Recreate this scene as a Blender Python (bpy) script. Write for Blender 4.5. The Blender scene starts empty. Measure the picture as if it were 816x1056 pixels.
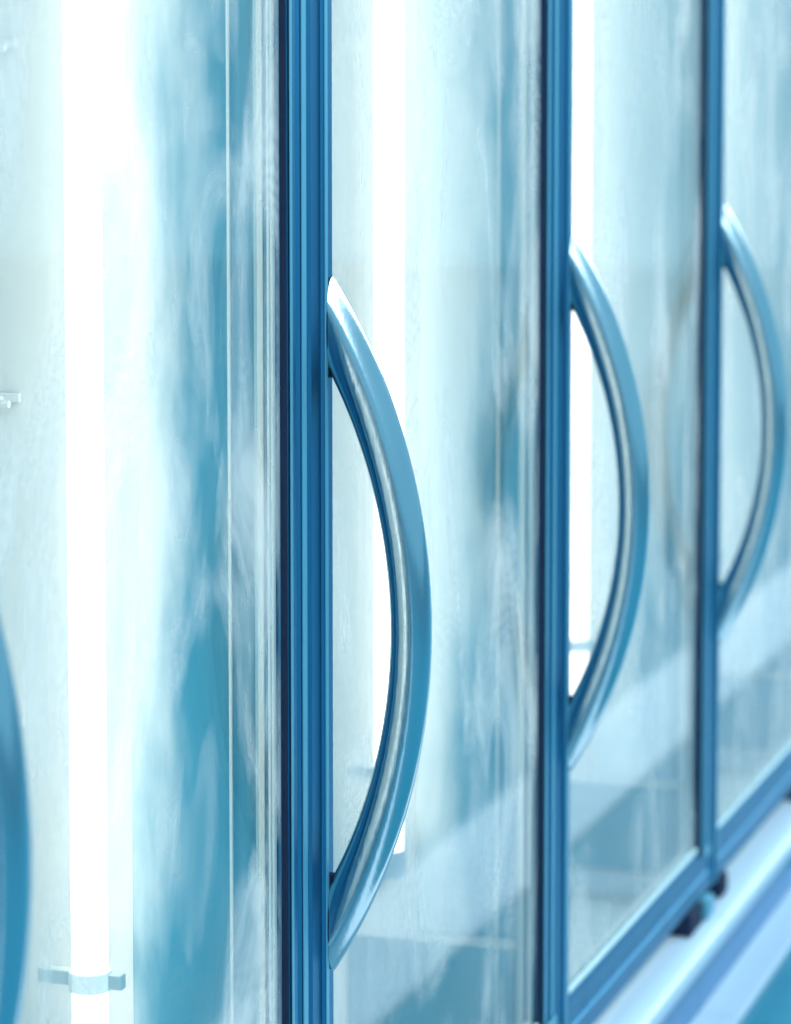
import bpy, bmesh, math, random
from mathutils import Vector
R = math.radians
random.seed(4)
S = bpy.context.scene
COL = S.collection

# ------------------------------------------------------------ camera
# x runs along the row of freezers, -y is the aisle (camera side), z is up; door fronts lie in y = 0
CAM_D, CAM_Z, F_PX = 0.861, 1.30, 3000.0
cam_d = bpy.data.cameras.new('camera'); cam = bpy.data.objects.new('camera', cam_d); COL.objects.link(cam)
PITCH = 4.9
cam.location = (0, -CAM_D, CAM_Z)
cam.rotation_euler = (R(90 - PITCH), 0, R(18.8 - 90))
cam_d.sensor_fit = 'HORIZONTAL'; cam_d.sensor_width = 36.0
cam_d.lens = 36.0 * F_PX / 816
cam_d.shift_y = -(442 - F_PX * math.tan(R(PITCH))) / 816
cam_d.clip_start = 0.02; cam_d.clip_end = 200
cam_d.dof.use_dof = True
cam_d.dof.focus_distance = 2.47
cam_d.dof.aperture_fstop = 6.6
S.camera = cam

# ------------------------------------------------------------ world and lamps
W = bpy.data.worlds.new('World'); S.world = W; W.use_nodes = True
W.node_tree.nodes['Background'].inputs[0].default_value = (0.20, 0.54, 0.77, 1)
W.node_tree.nodes['Background'].inputs[1].default_value = 1.1

def ceiling_lamp(x, y, z, sx, sy, power, col):
    l = bpy.data.lights.new('ceiling_lamp', 'AREA'); l.shape = 'RECTANGLE'
    l.size = sx; l.size_y = sy; l.energy = power; l.color = col
    o = bpy.data.objects.new('ceiling_lamp', l); COL.objects.link(o)
    o.location = (x, y, z)
    return o
ceiling_lamp(12.0, -1.8, 2.9, 30.0, 0.9, 680, (0.80, 0.93, 1.0))

S.view_settings.view_transform = 'Standard'
S.view_settings.look = 'None'
S.view_settings.exposure = 0.0
S.view_settings.gamma = 1.0
S.view_settings.use_curve_mapping = False
S.render.engine = 'CYCLES'
S.cycles.use_adaptive_sampling = True
S.cycles.adaptive_threshold = 0.03
S.cycles.max_bounces = 5
S.cycles.diffuse_bounces = 2
S.cycles.glossy_bounces = 2
S.cycles.transparent_max_bounces = 24
S.cycles.sample_clamp_indirect = 6.0

# ------------------------------------------------------------ materials
def mat(name):
    m = bpy.data.materials.new(name); m.use_nodes = True
    nt = m.node_tree
    return m, nt, nt.nodes, nt.links

def principled(name, col, rough=0.5, metal=0.0, vary=0.08, scale=6.0, stretch=(1, 1, 1), bump=0.0, bscale=200.0, bstretch=(1, 1, 1), rough_vary=0.0):
    m, nt, N, L = mat(name)
    b = N['Principled BSDF']
    b.inputs['Metallic'].default_value = metal
    g = N.new('ShaderNodeNewGeometry')
    mp = N.new('ShaderNodeMapping'); mp.inputs['Scale'].default_value = stretch
    L.new(g.outputs['Position'], mp.inputs['Vector'])
    n = N.new('ShaderNodeTexNoise'); n.inputs['Scale'].default_value = scale; n.inputs['Detail'].default_value = 6
    L.new(mp.outputs[0], n.inputs['Vector'])
    mx = N.new('ShaderNodeMix'); mx.data_type = 'RGBA'
    mx.inputs['A'].default_value = tuple(c * (1 - vary) for c in col) + (1,)
    mx.inputs['B'].default_value = tuple(min(1, c * (1 + vary)) for c in col) + (1,)
    L.new(n.outputs['Fac'], mx.inputs['Factor']); L.new(mx.outputs['Result'], b.inputs['Base Color'])
    if rough_vary:
        mr = N.new('ShaderNodeMapRange'); mr.inputs['To Min'].default_value = rough - rough_vary; mr.inputs['To Max'].default_value = rough + rough_vary
        L.new(n.outputs['Fac'], mr.inputs['Value']); L.new(mr.outputs[0], b.inputs['Roughness'])
    else:
        b.inputs['Roughness'].default_value = rough
    if bump:
        mp2 = N.new('ShaderNodeMapping'); mp2.inputs['Scale'].default_value = bstretch
        L.new(g.outputs['Position'], mp2.inputs['Vector'])
        n2 = N.new('ShaderNodeTexNoise'); n2.inputs['Scale'].default_value = bscale; n2.inputs['Detail'].default_value = 4
        L.new(mp2.outputs[0], n2.inputs['Vector'])
        bp = N.new('ShaderNodeBump'); bp.inputs['Strength'].default_value = bump; bp.inputs['Distance'].default_value = 0.001
        L.new(n2.outputs['Fac'], bp.inputs['Height']); L.new(bp.outputs[0], b.inputs['Normal'])
    return m

M = {}
M['frame'] = principled('blue_anodised_aluminium', (0.06, 0.26, 0.43), 0.36, 1.0, 0.10, 3, (8, 8, 1), 0.15, 300, (6, 6, 0.1))
M['cap_glint'] = principled('pale_caps_and_glints', (0.14, 0.42, 0.54), 0.38, 0.35, 0.06, 3, (8, 8, 1))  # for the caps, and for strips that stand in for chamfer highlights
M['handle'] = principled('brushed_steel', (0.52, 0.63, 0.67), 0.17, 1.0, 0.06, 30, (1, 1, .15), 0.10, 260, (1, 1, .2), 0.03)
M['rubber'] = principled('black_rubber', (0.002, 0.011, 0.045), 0.75, 0, 0.1)
M['white'] = principled('white_enamel', (0.56, 0.68, 0.78), 0.35, 0, 0.05, 4)
M['paint'] = principled('white_floor_paint', (0.80, 0.86, 0.90), 0.5, 0, 0.08, 12)
M['liner'] = principled('white_liner', (0.84, 0.90, 0.87), 0.55, 0, 0.06, 3, (2, 2, .4))
M['bead'] = principled('cream_bead', (0.55, 0.70, 0.70), 0.4, 0, 0.06, 6)
M['seal'] = principled('cream_seal', (0.80, 0.90, 0.86), 0.5, 0, 0.05, 5)
M['sealgrey'] = principled('grey_seal_lip', (0.36, 0.62, 0.68), 0.5, 0, 0.1, 5, (1, 1, .2))
M['spacer'] = principled('glazing_spacer', (0.82, 0.90, 0.86), 0.45, 0.0, 0.06, 5)
M['teal'] = principled('teal_plastic', (0.004, 0.27, 0.38), 0.5, 0, 0.12, 8)
M['steel'] = principled('blue_steel_plate', (0.06, 0.28, 0.50), 0.35, 0.9, 0.12, 4)
def falloff_material():
    # frosty wall front; its fade to blue paints the lamp's falloff into the colour
    m, nt, N, L = mat('frosted_light_falloff')
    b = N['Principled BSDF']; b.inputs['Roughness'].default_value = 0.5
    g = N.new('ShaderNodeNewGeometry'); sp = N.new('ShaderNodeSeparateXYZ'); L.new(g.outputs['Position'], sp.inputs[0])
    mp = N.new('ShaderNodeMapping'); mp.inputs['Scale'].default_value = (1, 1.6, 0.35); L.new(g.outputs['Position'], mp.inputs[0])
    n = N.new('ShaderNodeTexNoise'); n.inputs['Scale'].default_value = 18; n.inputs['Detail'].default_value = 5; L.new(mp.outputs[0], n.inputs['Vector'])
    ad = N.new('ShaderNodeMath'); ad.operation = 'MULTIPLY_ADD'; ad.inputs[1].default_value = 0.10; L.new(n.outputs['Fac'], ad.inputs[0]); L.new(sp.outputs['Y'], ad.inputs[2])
    zr = N.new('ShaderNodeMapRange'); zr.interpolation_type = 'SMOOTHSTEP'  # blue painted wider low down, as if less light reached there
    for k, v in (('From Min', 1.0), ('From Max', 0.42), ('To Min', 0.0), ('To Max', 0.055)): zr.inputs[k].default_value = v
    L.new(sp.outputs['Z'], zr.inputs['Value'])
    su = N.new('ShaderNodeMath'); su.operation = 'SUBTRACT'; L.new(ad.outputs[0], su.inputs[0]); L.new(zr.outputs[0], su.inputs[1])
    xr = N.new('ShaderNodeMapRange')                    # freezers further along painted paler, their extra brightness put into the colour
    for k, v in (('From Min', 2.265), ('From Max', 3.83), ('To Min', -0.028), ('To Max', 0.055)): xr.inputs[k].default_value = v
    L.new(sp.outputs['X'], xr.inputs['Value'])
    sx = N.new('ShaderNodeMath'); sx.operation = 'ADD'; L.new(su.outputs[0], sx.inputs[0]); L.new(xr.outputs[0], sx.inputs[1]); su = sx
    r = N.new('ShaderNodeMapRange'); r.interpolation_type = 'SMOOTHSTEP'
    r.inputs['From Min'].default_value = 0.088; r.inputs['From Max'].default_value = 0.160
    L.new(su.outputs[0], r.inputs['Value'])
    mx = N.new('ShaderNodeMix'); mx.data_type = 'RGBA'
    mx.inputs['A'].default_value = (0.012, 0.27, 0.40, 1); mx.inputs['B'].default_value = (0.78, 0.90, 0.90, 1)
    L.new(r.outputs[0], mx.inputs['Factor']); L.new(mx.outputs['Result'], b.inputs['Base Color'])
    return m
M['wall_falloff'] = falloff_material()
def clear_plastic():
    m, nt, N, L = mat('clear_plastic_clip')
    b = N['Principled BSDF']; b.inputs['Base Color'].default_value = (0.72, 0.86, 0.88, 1); b.inputs['Roughness'].default_value = 0.25
    t = N.new('ShaderNodeBsdfTransparent'); t.inputs[0].default_value = (0.75, 0.90, 0.94, 1)
    x = N.new('ShaderNodeMixShader'); x.inputs[0].default_value = 0.85
    L.new(t.outputs[0], x.inputs[1]); L.new(b.outputs[0], x.inputs[2]); L.new(x.outputs[0], N['Material Output'].inputs[0])
    return m
M['clip'] = clear_plastic()
M['wire'] = principled('white_wire', (0.86, 0.91, 0.90), 0.4, 0, 0.03)

def emission(name, col, s):
    m, nt, N, L = mat(name)
    N.remove(N['Principled BSDF'])
    e = N.new('ShaderNodeEmission'); e.inputs[0].default_value = col + (1,); e.inputs[1].default_value = s
    L.new(e.outputs[0], N['Material Output'].inputs[0]); return m
M['tube'] = emission('lit_tube', (1.0, 0.945, 0.86), 5.4)

def glass(name, film, refl=0.96):
    m, nt, N, L = mat(name)
    N.remove(N['Principled BSDF'])
    lw = N.new('ShaderNodeLayerWeight'); lw.inputs['Blend'].default_value = 0.5
    p = N.new('ShaderNodeMath'); p.operation = 'POWER'; p.inputs[1].default_value = 5
    L.new(lw.outputs['Facing'], p.inputs[0])
    ma = N.new('ShaderNodeMath'); ma.operation = 'MULTIPLY_ADD'; ma.inputs[1].default_value = refl; ma.inputs[2].default_value = 0.04
    L.new(p.outputs[0], ma.inputs[0])
    tr = N.new('ShaderNodeBsdfTransparent'); tr.inputs[0].default_value = (0.985, 0.995, 0.995, 1)
    gl = N.new('ShaderNodeBsdfGlossy'); gl.inputs['Roughness'].default_value = 0.03
    mx = N.new('ShaderNodeMixShader')
    L.new(ma.outputs[0], mx.inputs[0]); L.new(tr.outputs[0], mx.inputs[1]); L.new(gl.outputs[0], mx.inputs[2])
    out = mx
    if film:
        g = N.new('ShaderNodeNewGeometry')
        # cloudy frost: warped noise drawn out vertically
        mp = N.new('ShaderNodeMapping'); mp.inputs['Scale'].default_value = (1.5, 0.0, 0.6)
        L.new(g.outputs['Position'], mp.inputs[0])
        n = N.new('ShaderNodeTexNoise'); n.inputs['Scale'].default_value = 6.0; n.inputs['Detail'].default_value = 4; n.inputs['Roughness'].default_value = 0.55; n.inputs['Distortion'].default_value = 1.0
        L.new(mp.outputs[0], n.inputs['Vector'])
        r1 = N.new('ShaderNodeMapRange'); r1.inputs['From Min'].default_value = 0.47; r1.inputs['From Max'].default_value = 0.68
        r1.inputs['To Min'].default_value = 0.004; r1.inputs['To Max'].default_value = 0.52
        L.new(n.outputs['Fac'], r1.inputs['Value'])
        # wiping marks: fine rings
        mp2 = N.new('ShaderNodeMapping'); mp2.inputs['Scale'].default_value = (2.4, 0, 1.0); mp2.inputs['Location'].default_value = (0.3, 0, 0.4)
        L.new(g.outputs['Position'], mp2.inputs[0])
        wv = N.new('ShaderNodeTexWave'); wv.wave_type = 'RINGS'; wv.inputs['Scale'].default_value = 22; wv.inputs['Distortion'].default_value = 14
        wv.inputs['Detail'].default_value = 3; wv.inputs['Detail Scale'].default_value = 0.6
        L.new(mp2.outputs[0], wv.inputs['Vector'])
        n3 = N.new('ShaderNodeTexNoise'); n3.inputs['Scale'].default_value = 5.0
        L.new(g.outputs['Position'], n3.inputs['Vector'])
        r3 = N.new('ShaderNodeMapRange'); r3.inputs['From Min'].default_value = 0.5; r3.inputs['From Max'].default_value = 0.7; r3.inputs['To Max'].default_value = 0.12
        L.new(n3.outputs['Fac'], r3.inputs['Value'])
        mu = N.new('ShaderNodeMath'); mu.operation = 'MULTIPLY'
        L.new(wv.outputs['Fac'], mu.inputs[0]); L.new(r3.outputs[0], mu.inputs[1])
        ad = N.new('ShaderNodeMath'); ad.operation = 'ADD'; ad.use_clamp = True
        L.new(r1.outputs[0], ad.inputs[0]); L.new(mu.outputs[0], ad.inputs[1])
        tl = N.new('ShaderNodeBsdfTranslucent'); tl.inputs[0].default_value = (0.94, 0.96, 0.97, 1)
        df = N.new('ShaderNodeBsdfDiffuse'); df.inputs[0].default_value = (0.86, 0.92, 0.95, 1)
        fm = N.new('ShaderNodeMixShader'); fm.inputs[0].default_value = 0.35
        L.new(tl.outputs[0], fm.inputs[1]); L.new(df.outputs[0], fm.inputs[2])
        o2 = N.new('ShaderNodeMixShader')
        L.new(ad.outputs[0], o2.inputs[0]); L.new(mx.outputs[0], o2.inputs[1]); L.new(fm.outputs[0], o2.inputs[2])
        out = o2
    L.new(out.outputs[0], N['Material Output'].inputs[0])
    return m
M['glass_outer'] = glass('frosted_door_glass', True)
M['glass_clear'] = glass('plain_door_glass', False)
M['glass_inner'] = glass('clear_door_glass', False, 0.45)

# ------------------------------------------------------------ mesh helpers
def link(name, me, material, parent=None):
    o = bpy.data.objects.new(name, me); COL.objects.link(o)
    if material: me.materials.append(material)
    o.parent = parent
    return o

def prism(bm, pts, axis, a, b):
    """extrude a closed 2-D outline along an axis; pts are (u,v) = (x,y) for z, (y,z) for x, (x,z) for y"""
    def co(u, v, t):
        return {'z': (u, v, t), 'x': (t, u, v), 'y': (u, t, v)}[axis]
    lo = [bm.verts.new(co(u, v, a)) for u, v in pts]
    hi = [bm.verts.new(co(u, v, b)) for u, v in pts]
    n = len(pts)
    for i in range(n):
        bm.faces.new((lo[i], lo[(i + 1) % n], hi[(i + 1) % n], hi[i]))
    bm.faces.new(lo[::-1]); bm.faces.new(hi)

def box(bm, x0, x1, y0, y1, z0, z1):
    prism(bm, [(x0, y0), (x1, y0), (x1, y1), (x0, y1)], 'z', z0, z1)

def rod(bm, p, q, r, n=10):
    p, q = Vector(p), Vector(q); d = (q - p).normalized()
    a = d.orthogonal().normalized(); b = d.cross(a)
    l0 = [bm.verts.new(p + r * (math.cos(t) * a + math.sin(t) * b)) for t in [2 * math.pi * i / n for i in range(n)]]
    l1 = [bm.verts.new(v.co + (q - p)) for v in l0]
    for i in range(n): bm.faces.new((l0[i], l0[(i + 1) % n], l1[(i + 1) % n], l1[i]))
    bm.faces.new(l0[::-1]); bm.faces.new(l1)

def done(bm, name, material, parent=None, bevel=0.0, smooth=False, seg=2):
    if bevel:
        bmesh.ops.bevel(bm, geom=[e for e in bm.edges], offset=bevel, segments=seg, affect='EDGES', profile=0.5, clamp_overlap=True)
    bmesh.ops.recalc_face_normals(bm, faces=bm.faces)
    me = bpy.data.meshes.new(name); bm.to_mesh(me); bm.free()
    if smooth:
        for p in me.polygons: p.use_smooth = True
        me.set_sharp_from_angle(angle=R(35))
    return link(name, me, material, parent)

# ------------------------------------------------------------ setting: floor
def floor_material():
    m, nt, N, L = mat('aisle_floor')
    b = N['Principled BSDF']; b.inputs['Roughness'].default_value = 0.35
    g = N.new('ShaderNodeNewGeometry')
    n = N.new('ShaderNodeTexNoise'); n.inputs['Scale'].default_value = 9; n.inputs['Detail'].default_value = 8
    L.new(g.outputs['Position'], n.inputs['Vector'])
    cr = N.new('ShaderNodeMix'); cr.data_type = 'RGBA'
    cr.inputs['A'].default_value = (0.012, 0.17, 0.26, 1); cr.inputs['B'].default_value = (0.04, 0.28, 0.38, 1)
    L.new(n.outputs['Fac'], cr.inputs['Factor']); L.new(cr.outputs['Result'], b.inputs['Base Color'])
    return m
bm = bmesh.new(); box(bm, -12, 20, -16, 4, -0.1, 0.0)
o = done(bm, 'floor', floor_material()); o['kind'] = 'structure'; o['label'] = 'blue vinyl aisle floor in front of the freezers'
bm = bmesh.new(); prism(bm, [(-6, -0.62), (14, -0.62), (14, -0.41), (-6, -0.41)], 'z', 0.0, 0.004)
o = done(bm, 'floor_marking', M['paint']); o['kind'] = 'structure'

# ------------------------------------------------------------ one freezer
PITCHX = 0.785
Z0, Z1 = 0.190, 1.98           # door bottom and top
GB = 0.255                     # glass bottom (top of lower rail)
SW = 0.056                     # handle stile width
HW = 0.046                     # hinge stile width
GAP = 0.002

def stile_profile(x0, x1, inner):
    # x0..x1 with a stepped face; inner = +1: glass lies on the +x side, -1: on the -x side
    if inner > 0:
        a = [(0, .022), (0, .003), (.003, 0), (.026, 0), (.028, -.0025), (.036, -.0025), (.040, 0.0), (.0552, .0), (.056, .0008), (.056, .022)]
        return [(x0 + u, v) for u, v in a]
    a = [(0, .022), (0, .0035), (.004, .0), (.016, .0), (.018, .003), (.024, .003), (.026, 0), (.043, 0), (.046, .003), (.046, .022)]
    return [(x0 + u, v) for u, v in a]

def make_freezer():
    root = bpy.data.objects.new('glass_door_freezer', None); COL.objects.link(root)
    Wd = PITCHX
    # ---- cabinet
    for x0, x1 in ((0.004, 0.034), (Wd - 0.034, Wd - 0.004)):
        bm = bmesh.new(); box(bm, x0, x1, 0.033, 0.72, 0.12, 2.1)
        done(bm, 'side_wall', M['liner'], root, 0.002)
    bm = bmesh.new(); box(bm, 0.036, Wd - 0.036, 0.69, 0.72, 0.12, 2.1); done(bm, 'back_wall', M['liner'], root)
    bm = bmesh.new(); box(bm, 0.004, Wd - 0.004, 0.0, 0.72, 2.1, 2.2); done(bm, 'top_panel', M['white'], root, 0.004)
    bm = bmesh.new(); box(bm, 0.036, Wd - 0.036, 0.046, 0.688, 0.12, 0.17); done(bm, 'deck', M['liner'], root)
    bm = bmesh.new(); box(bm, Wd - 0.052, Wd - 0.0345, 0.06, 0.66, 0.186, 0.21); done(bm, 'deck_rail', M['white'], root, 0.003)
    bm = bmesh.new(); box(bm, Wd - 0.039, Wd - 0.0343, 0.036, 0.235, 0.216, 0.335)
    gr = done(bm, 'air_grille', M['teal'], root, 0.0015)
    # fold in the liner in front of the lamp
    bm = bmesh.new(); box(bm, Wd - 0.043, Wd - 0.0406, 0.055, 0.0575, 0.22, 1.965); done(bm, 'liner_bead', M['seal'], root)
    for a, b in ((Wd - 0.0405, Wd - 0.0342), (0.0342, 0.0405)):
        bm = bmesh.new(); box(bm, a, b, 0.0335, 0.150, 0.348, 1.97); done(bm, 'falloff_strip', M['wall_falloff'], root, 0.002)  # added strip, its colour carries the wall's darkening towards the door
    # magnetic seal round the opening (seen through the glass at the hinge side)
    ring = [(Wd - 0.048, Wd - 0.006), (0.006, 0.048)]
    for a, b in ring:
        bm = bmesh.new(); box(bm, a, b, 0.0232, 0.0290, Z0 + .01, Z1 - .01); done(bm, 'door_seal', M['seal'], root, 0.001)
        bm = bmesh.new(); box(bm, a + .001, b - .001, 0.0292, 0.0318, Z0 + .01, Z1 - .01); done(bm, 'seal_lip', M['sealgrey'], root)
    # plinth
    bm = bmesh.new(); box(bm, 0.001, Wd - 0.001, 0.012, 0.03, 0.014, 0.116); done(bm, 'kick_plate', M['steel'], root)
    pr = [(0.03, 0.118), (-0.020, 0.118), (-0.028, 0.124), (-0.031, 0.134), (-0.028, 0.146), (-0.018, 0.153), (0.004, 0.157), (0.03, 0.157)]
    bm = bmesh.new(); prism(bm, pr, 'x', 0.0008, Wd - 0.0008); done(bm, 'bumper_sill', M['white'], root, 0, True)
    bm = bmesh.new(); box(bm, 0.001, Wd - 0.001, -0.045, 0.028, 0.001, 0.012); done(bm, 'base_strip', M['white'], root, 0.002)
    # hinge at lower outer corner
    bm = bmesh.new(); box(bm, Wd - 0.13, Wd - 0.06, -0.006, 0.03, 0.158, Z0 - 0.002); done(bm, 'hinge_bracket', M['rubber'], root, 0.003)
    bm = bmesh.new(); box(bm, Wd - 0.044, Wd - 0.004, -0.010, 0.03, 0.158, Z0 - 0.003); done(bm, 'hinge_cap', M['cap_glint'], root, 0.004)
    bm = bmesh.new(); box(bm, 0.07, 0.11, -0.004, 0.03, 0.158, Z0 - 0.002); done(bm, 'closer_block', M['rubber'], root, 0.003)
    # ---- lamp
    for lx in (Wd - 0.095, 0.095):
        ly = 0.165
        bm = bmesh.new(); rod(bm, (lx, ly, 0.455), (lx, ly, 1.92), 0.0155, 24)
        tube = done(bm, 'lamp_tube', M['tube'], root, 0, True)
        for zc in (0.440, 1.935):
            bm = bmesh.new(); rod(bm, (lx, ly, zc - .015), (lx, ly, zc + .015), 0.0175, 20); done(bm, 'end_cap', M['white'], tube, 0, True)
        for zc in (0.54, 1.66):
            bm = bmesh.new(); rod(bm, (lx, ly, zc - .0085), (lx, ly, zc + .0085), 0.0185, 24)
            box(bm, lx - 0.003, lx + 0.008, ly + 0.0175, ly + 0.048, zc - .0065, zc + .0065)
            box(bm, lx - 0.003, lx + 0.008, ly - 0.030, ly - 0.0175, zc - .0065, zc + .0065)
            done(bm, 'lamp_clip', M['clip'], tube, 0.0012)
    # ---- wire shelves with brackets
    for zs in (0.745, 1.03, 1.335):
        bm = bmesh.new()
        for k in range(12):
            yy = 0.262 + k * 0.034
            rod(bm, (0.06, yy, zs), (Wd - 0.055, yy, zs), 0.0022, 6)
        for xx in (0.06, Wd * .5, Wd - 0.055): rod(bm, (xx, 0.255, zs - .005), (xx, 0.63, zs - .005), 0.0035, 6)
        sh = done(bm, 'wire_shelf', M['wire'], root, 0, True)
        for xx in (0.037, Wd - 0.0425):
            bm = bmesh.new(); prism(bm, [(0.252, zs - .004), (0.252, zs + .003), (0.66, zs + .003), (0.66, zs - .07), (0.60, zs - .07), (0.33, zs - .012)], 'x', xx, xx + .005)
            done(bm, 'shelf_bracket', M['wire'], sh)
    # ---- door
    bm = bmesh.new()
    prism(bm, stile_profile(GAP, GAP + SW, 1), 'z', Z0, Z1)
    hx0 = Wd - GAP - HW
    prism(bm, stile_profile(hx0, hx0 + HW, -1), 'z', GB + .001, Z1)
    rail = [(0.022, Z0), (0.001, Z0), (-0.001, Z0 + .004), (-0.001, Z0 + .026), (0.002, Z0 + .029), (0.002, GB - .008), (0.005, GB), (0.022, GB)]
    prism(bm, rail, 'x', GAP + SW + .0004, Wd - GAP)
    top = [(0.03, Z1 + .06), (0.0, Z1 + .06), (0.0, Z1 + .006), (0.006, Z1 + .001), (0.03, Z1 + .001)]
    prism(bm, top, 'x', GAP, Wd - GAP)
    door = done(bm, 'door', M['frame'], root)
    gx0, gx1 = GAP + SW - .006, hx0 + .006
    for nm, y, k in (('outer_pane', 0.0075, 'glass_outer'), ('inner_pane', 0.0175, 'glass_inner')):
        bm = bmesh.new(); box(bm, GAP + SW + .0003, hx0 - .0003, y, y + .004, GB + .0005, Z1 + .0006)
        pane = done(bm, nm, M[k], door)
        if k == 'glass_outer':                          # the smears lie on the outer face only
            pane.data.materials.append(M['glass_clear'])
            for p in pane.data.polygons: p.material_index = 0 if p.normal.y < -0.9 else 1
    # spacer bars between the panes
    for a, b in ((GAP + SW + .0006, GAP + SW + .007), (hx0 - .007, hx0 - .0006)):
        bm = bmesh.new(); box(bm, a, b, 0.0118, 0.0140, GB + .001, Z1); done(bm, 'spacer_bar', M['spacer'], door, 0.0008)
        bm = bmesh.new(); box(bm, a + .001, b, 0.0141, 0.0150, GB + .001, Z1); done(bm, 'spacer_seal', M['sealgrey'], door)
        bm = bmesh.new(); box(bm, a, b, 0.0151, 0.0173, GB + .001, Z1); done(bm, 'spacer_bar', M['spacer'], door, 0.0008)
    bm = bmesh.new(); box(bm, GAP + SW + .008, hx0 - .008, 0.0118, 0.0173, GB + .001, GB + .008); done(bm, 'spacer_bar', M['spacer'], door, 0.0008)
    # black glazing gasket and pale strips painted in as chamfer highlights on the frame
    bm = bmesh.new(); box(bm, hx0 - .0025, hx0 - .0002, 0.0018, 0.0073, GB + .002, Z1); done(bm, 'gasket', M['rubber'], door)
    bm = bmesh.new(); box(bm, GAP + .0275, GAP + .0345, -0.0040, -0.0026, Z0 + .001, Z1 - .001); done(bm, 'highlight_strip', M['cap_glint'], door, 0.0006)
    bm = bmesh.new(); box(bm, hx0 + .028, hx0 + .038, -0.0015, -0.0001, GB + .002, Z1 - .001); done(bm, 'highlight_strip', M['cap_glint'], door, 0.0005)
    bm = bmesh.new(); box(bm, hx0 + .0012, hx0 + .0062, -0.0012, -0.0001, GB + .002, Z1 - .001); done(bm, 'highlight_strip', M['cap_glint'], door, 0.0004)
    bm = bmesh.new(); prism(bm, [(0.0072, GB + .006), (0.0072, GB + .0002), (0.0035, GB + .0002), (0.0035, GB + .002)], 'x', GAP + SW + .001, hx0 - .001); done(bm, 'glazing_bead', M['bead'], door)
    bm = bmesh.new(); box(bm, hx0 + .006, hx0 + HW - .003, -0.004, -0.0012, GB - .012, GB + .001); done(bm, 'corner_cap', M['cap_glint'], door, 0.001)
    # ---- handle: an oval tube swept along an arc, cut off flat where it meets the stile
    hz = CAM_Z - 0.4715
    yf = -0.0042                                        # face of the stile
    def arc(half, apex):
        rad = (apex * apex + half * half) / (2 * apex); return rad, math.asin(half / rad)
    ro, to = arc(0.3055, 0.0885); ri, ti = arc(0.220, 0.0535)
    ax_s = 0.0165; hxc = 0.0485
    bm = bmesh.new(); rings = []; NA, NS = 72, 44
    for i in range(NA + 1):
        u = -1 + 2 * i / NA
        po = Vector((0, -(ro * math.cos(to * u) - ro * math.cos(to)), ro * math.sin(to * u)))
        pi_ = Vector((0, -(ri * math.cos(ti * u) - ri * math.cos(ti)), ri * math.sin(ti * u)))
        c = (po + pi_) / 2 + Vector((hxc, yf, hz)); er = (po - pi_) / 2
        rg = []
        for k in range(NS):
            p = 2 * math.pi * k / NS
            cs, sn = math.cos(p), math.sin(p)
            e = 0.80                                    # slightly squared oval
            uu = math.copysign(abs(cs) ** e, cs) * ax_s; v = math.copysign(abs(sn) ** e, sn)
            rg.append(bm.verts.new(c + Vector((uu, 0, 0)) + er * v))
        rings.append(rg)
    for a, b in zip(rings, rings[1:]):
        for k in range(NS): bm.faces.new((a[k], a[(k + 1) % NS], b[(k + 1) % NS], b[k]))
    bm.faces.new(rings[0][::-1]); bm.faces.new(rings[-1])
    h = done(bm, 'handle', M['handle'], door, 0, True)
    # dark mounting pads under both feet
    for sgn in (-1, 1):
        zc = hz + sgn * 0.2615
        bm = bmesh.new()
        pts = [(hxc + 0.0172 * math.cos(a), zc + 0.0435 * math.sin(a)) for a in [2 * math.pi * k / 24 for k in range(24)]]
        prism(bm, pts, 'y', -0.0048, 0.0015); done(bm, 'mounting_pad', M['rubber'], h)
    return root

def copy_tree(o, parent=None):
    c = o.copy(); COL.objects.link(c); c.parent = parent
    for ch in list(o.children): copy_tree(ch, c)
    return c

first = make_freezer()
X1 = 2.302
units = [
    (X1 - PITCHX, 'nearest freezer at the left edge, its arched handle blurred and half cut off'),
    (X1, 'freezer with the sharply focused arched steel handle, just right of the leftmost blue post'),
    (X1 + PITCHX, 'middle freezer whose slightly blurred handle stands between the second and third blue posts'),
    (X1 + 2 * PITCHX, 'farthest freezer at the right edge with the smallest and most blurred handle'),
]
for i, (x, lab) in enumerate(units):
    f = first if i == 0 else copy_tree(first)
    f.location = (x, 0, 0)
    f['label'] = lab; f['category'] = 'freezer'; f['group'] = 'glass door freezers standing in a row'
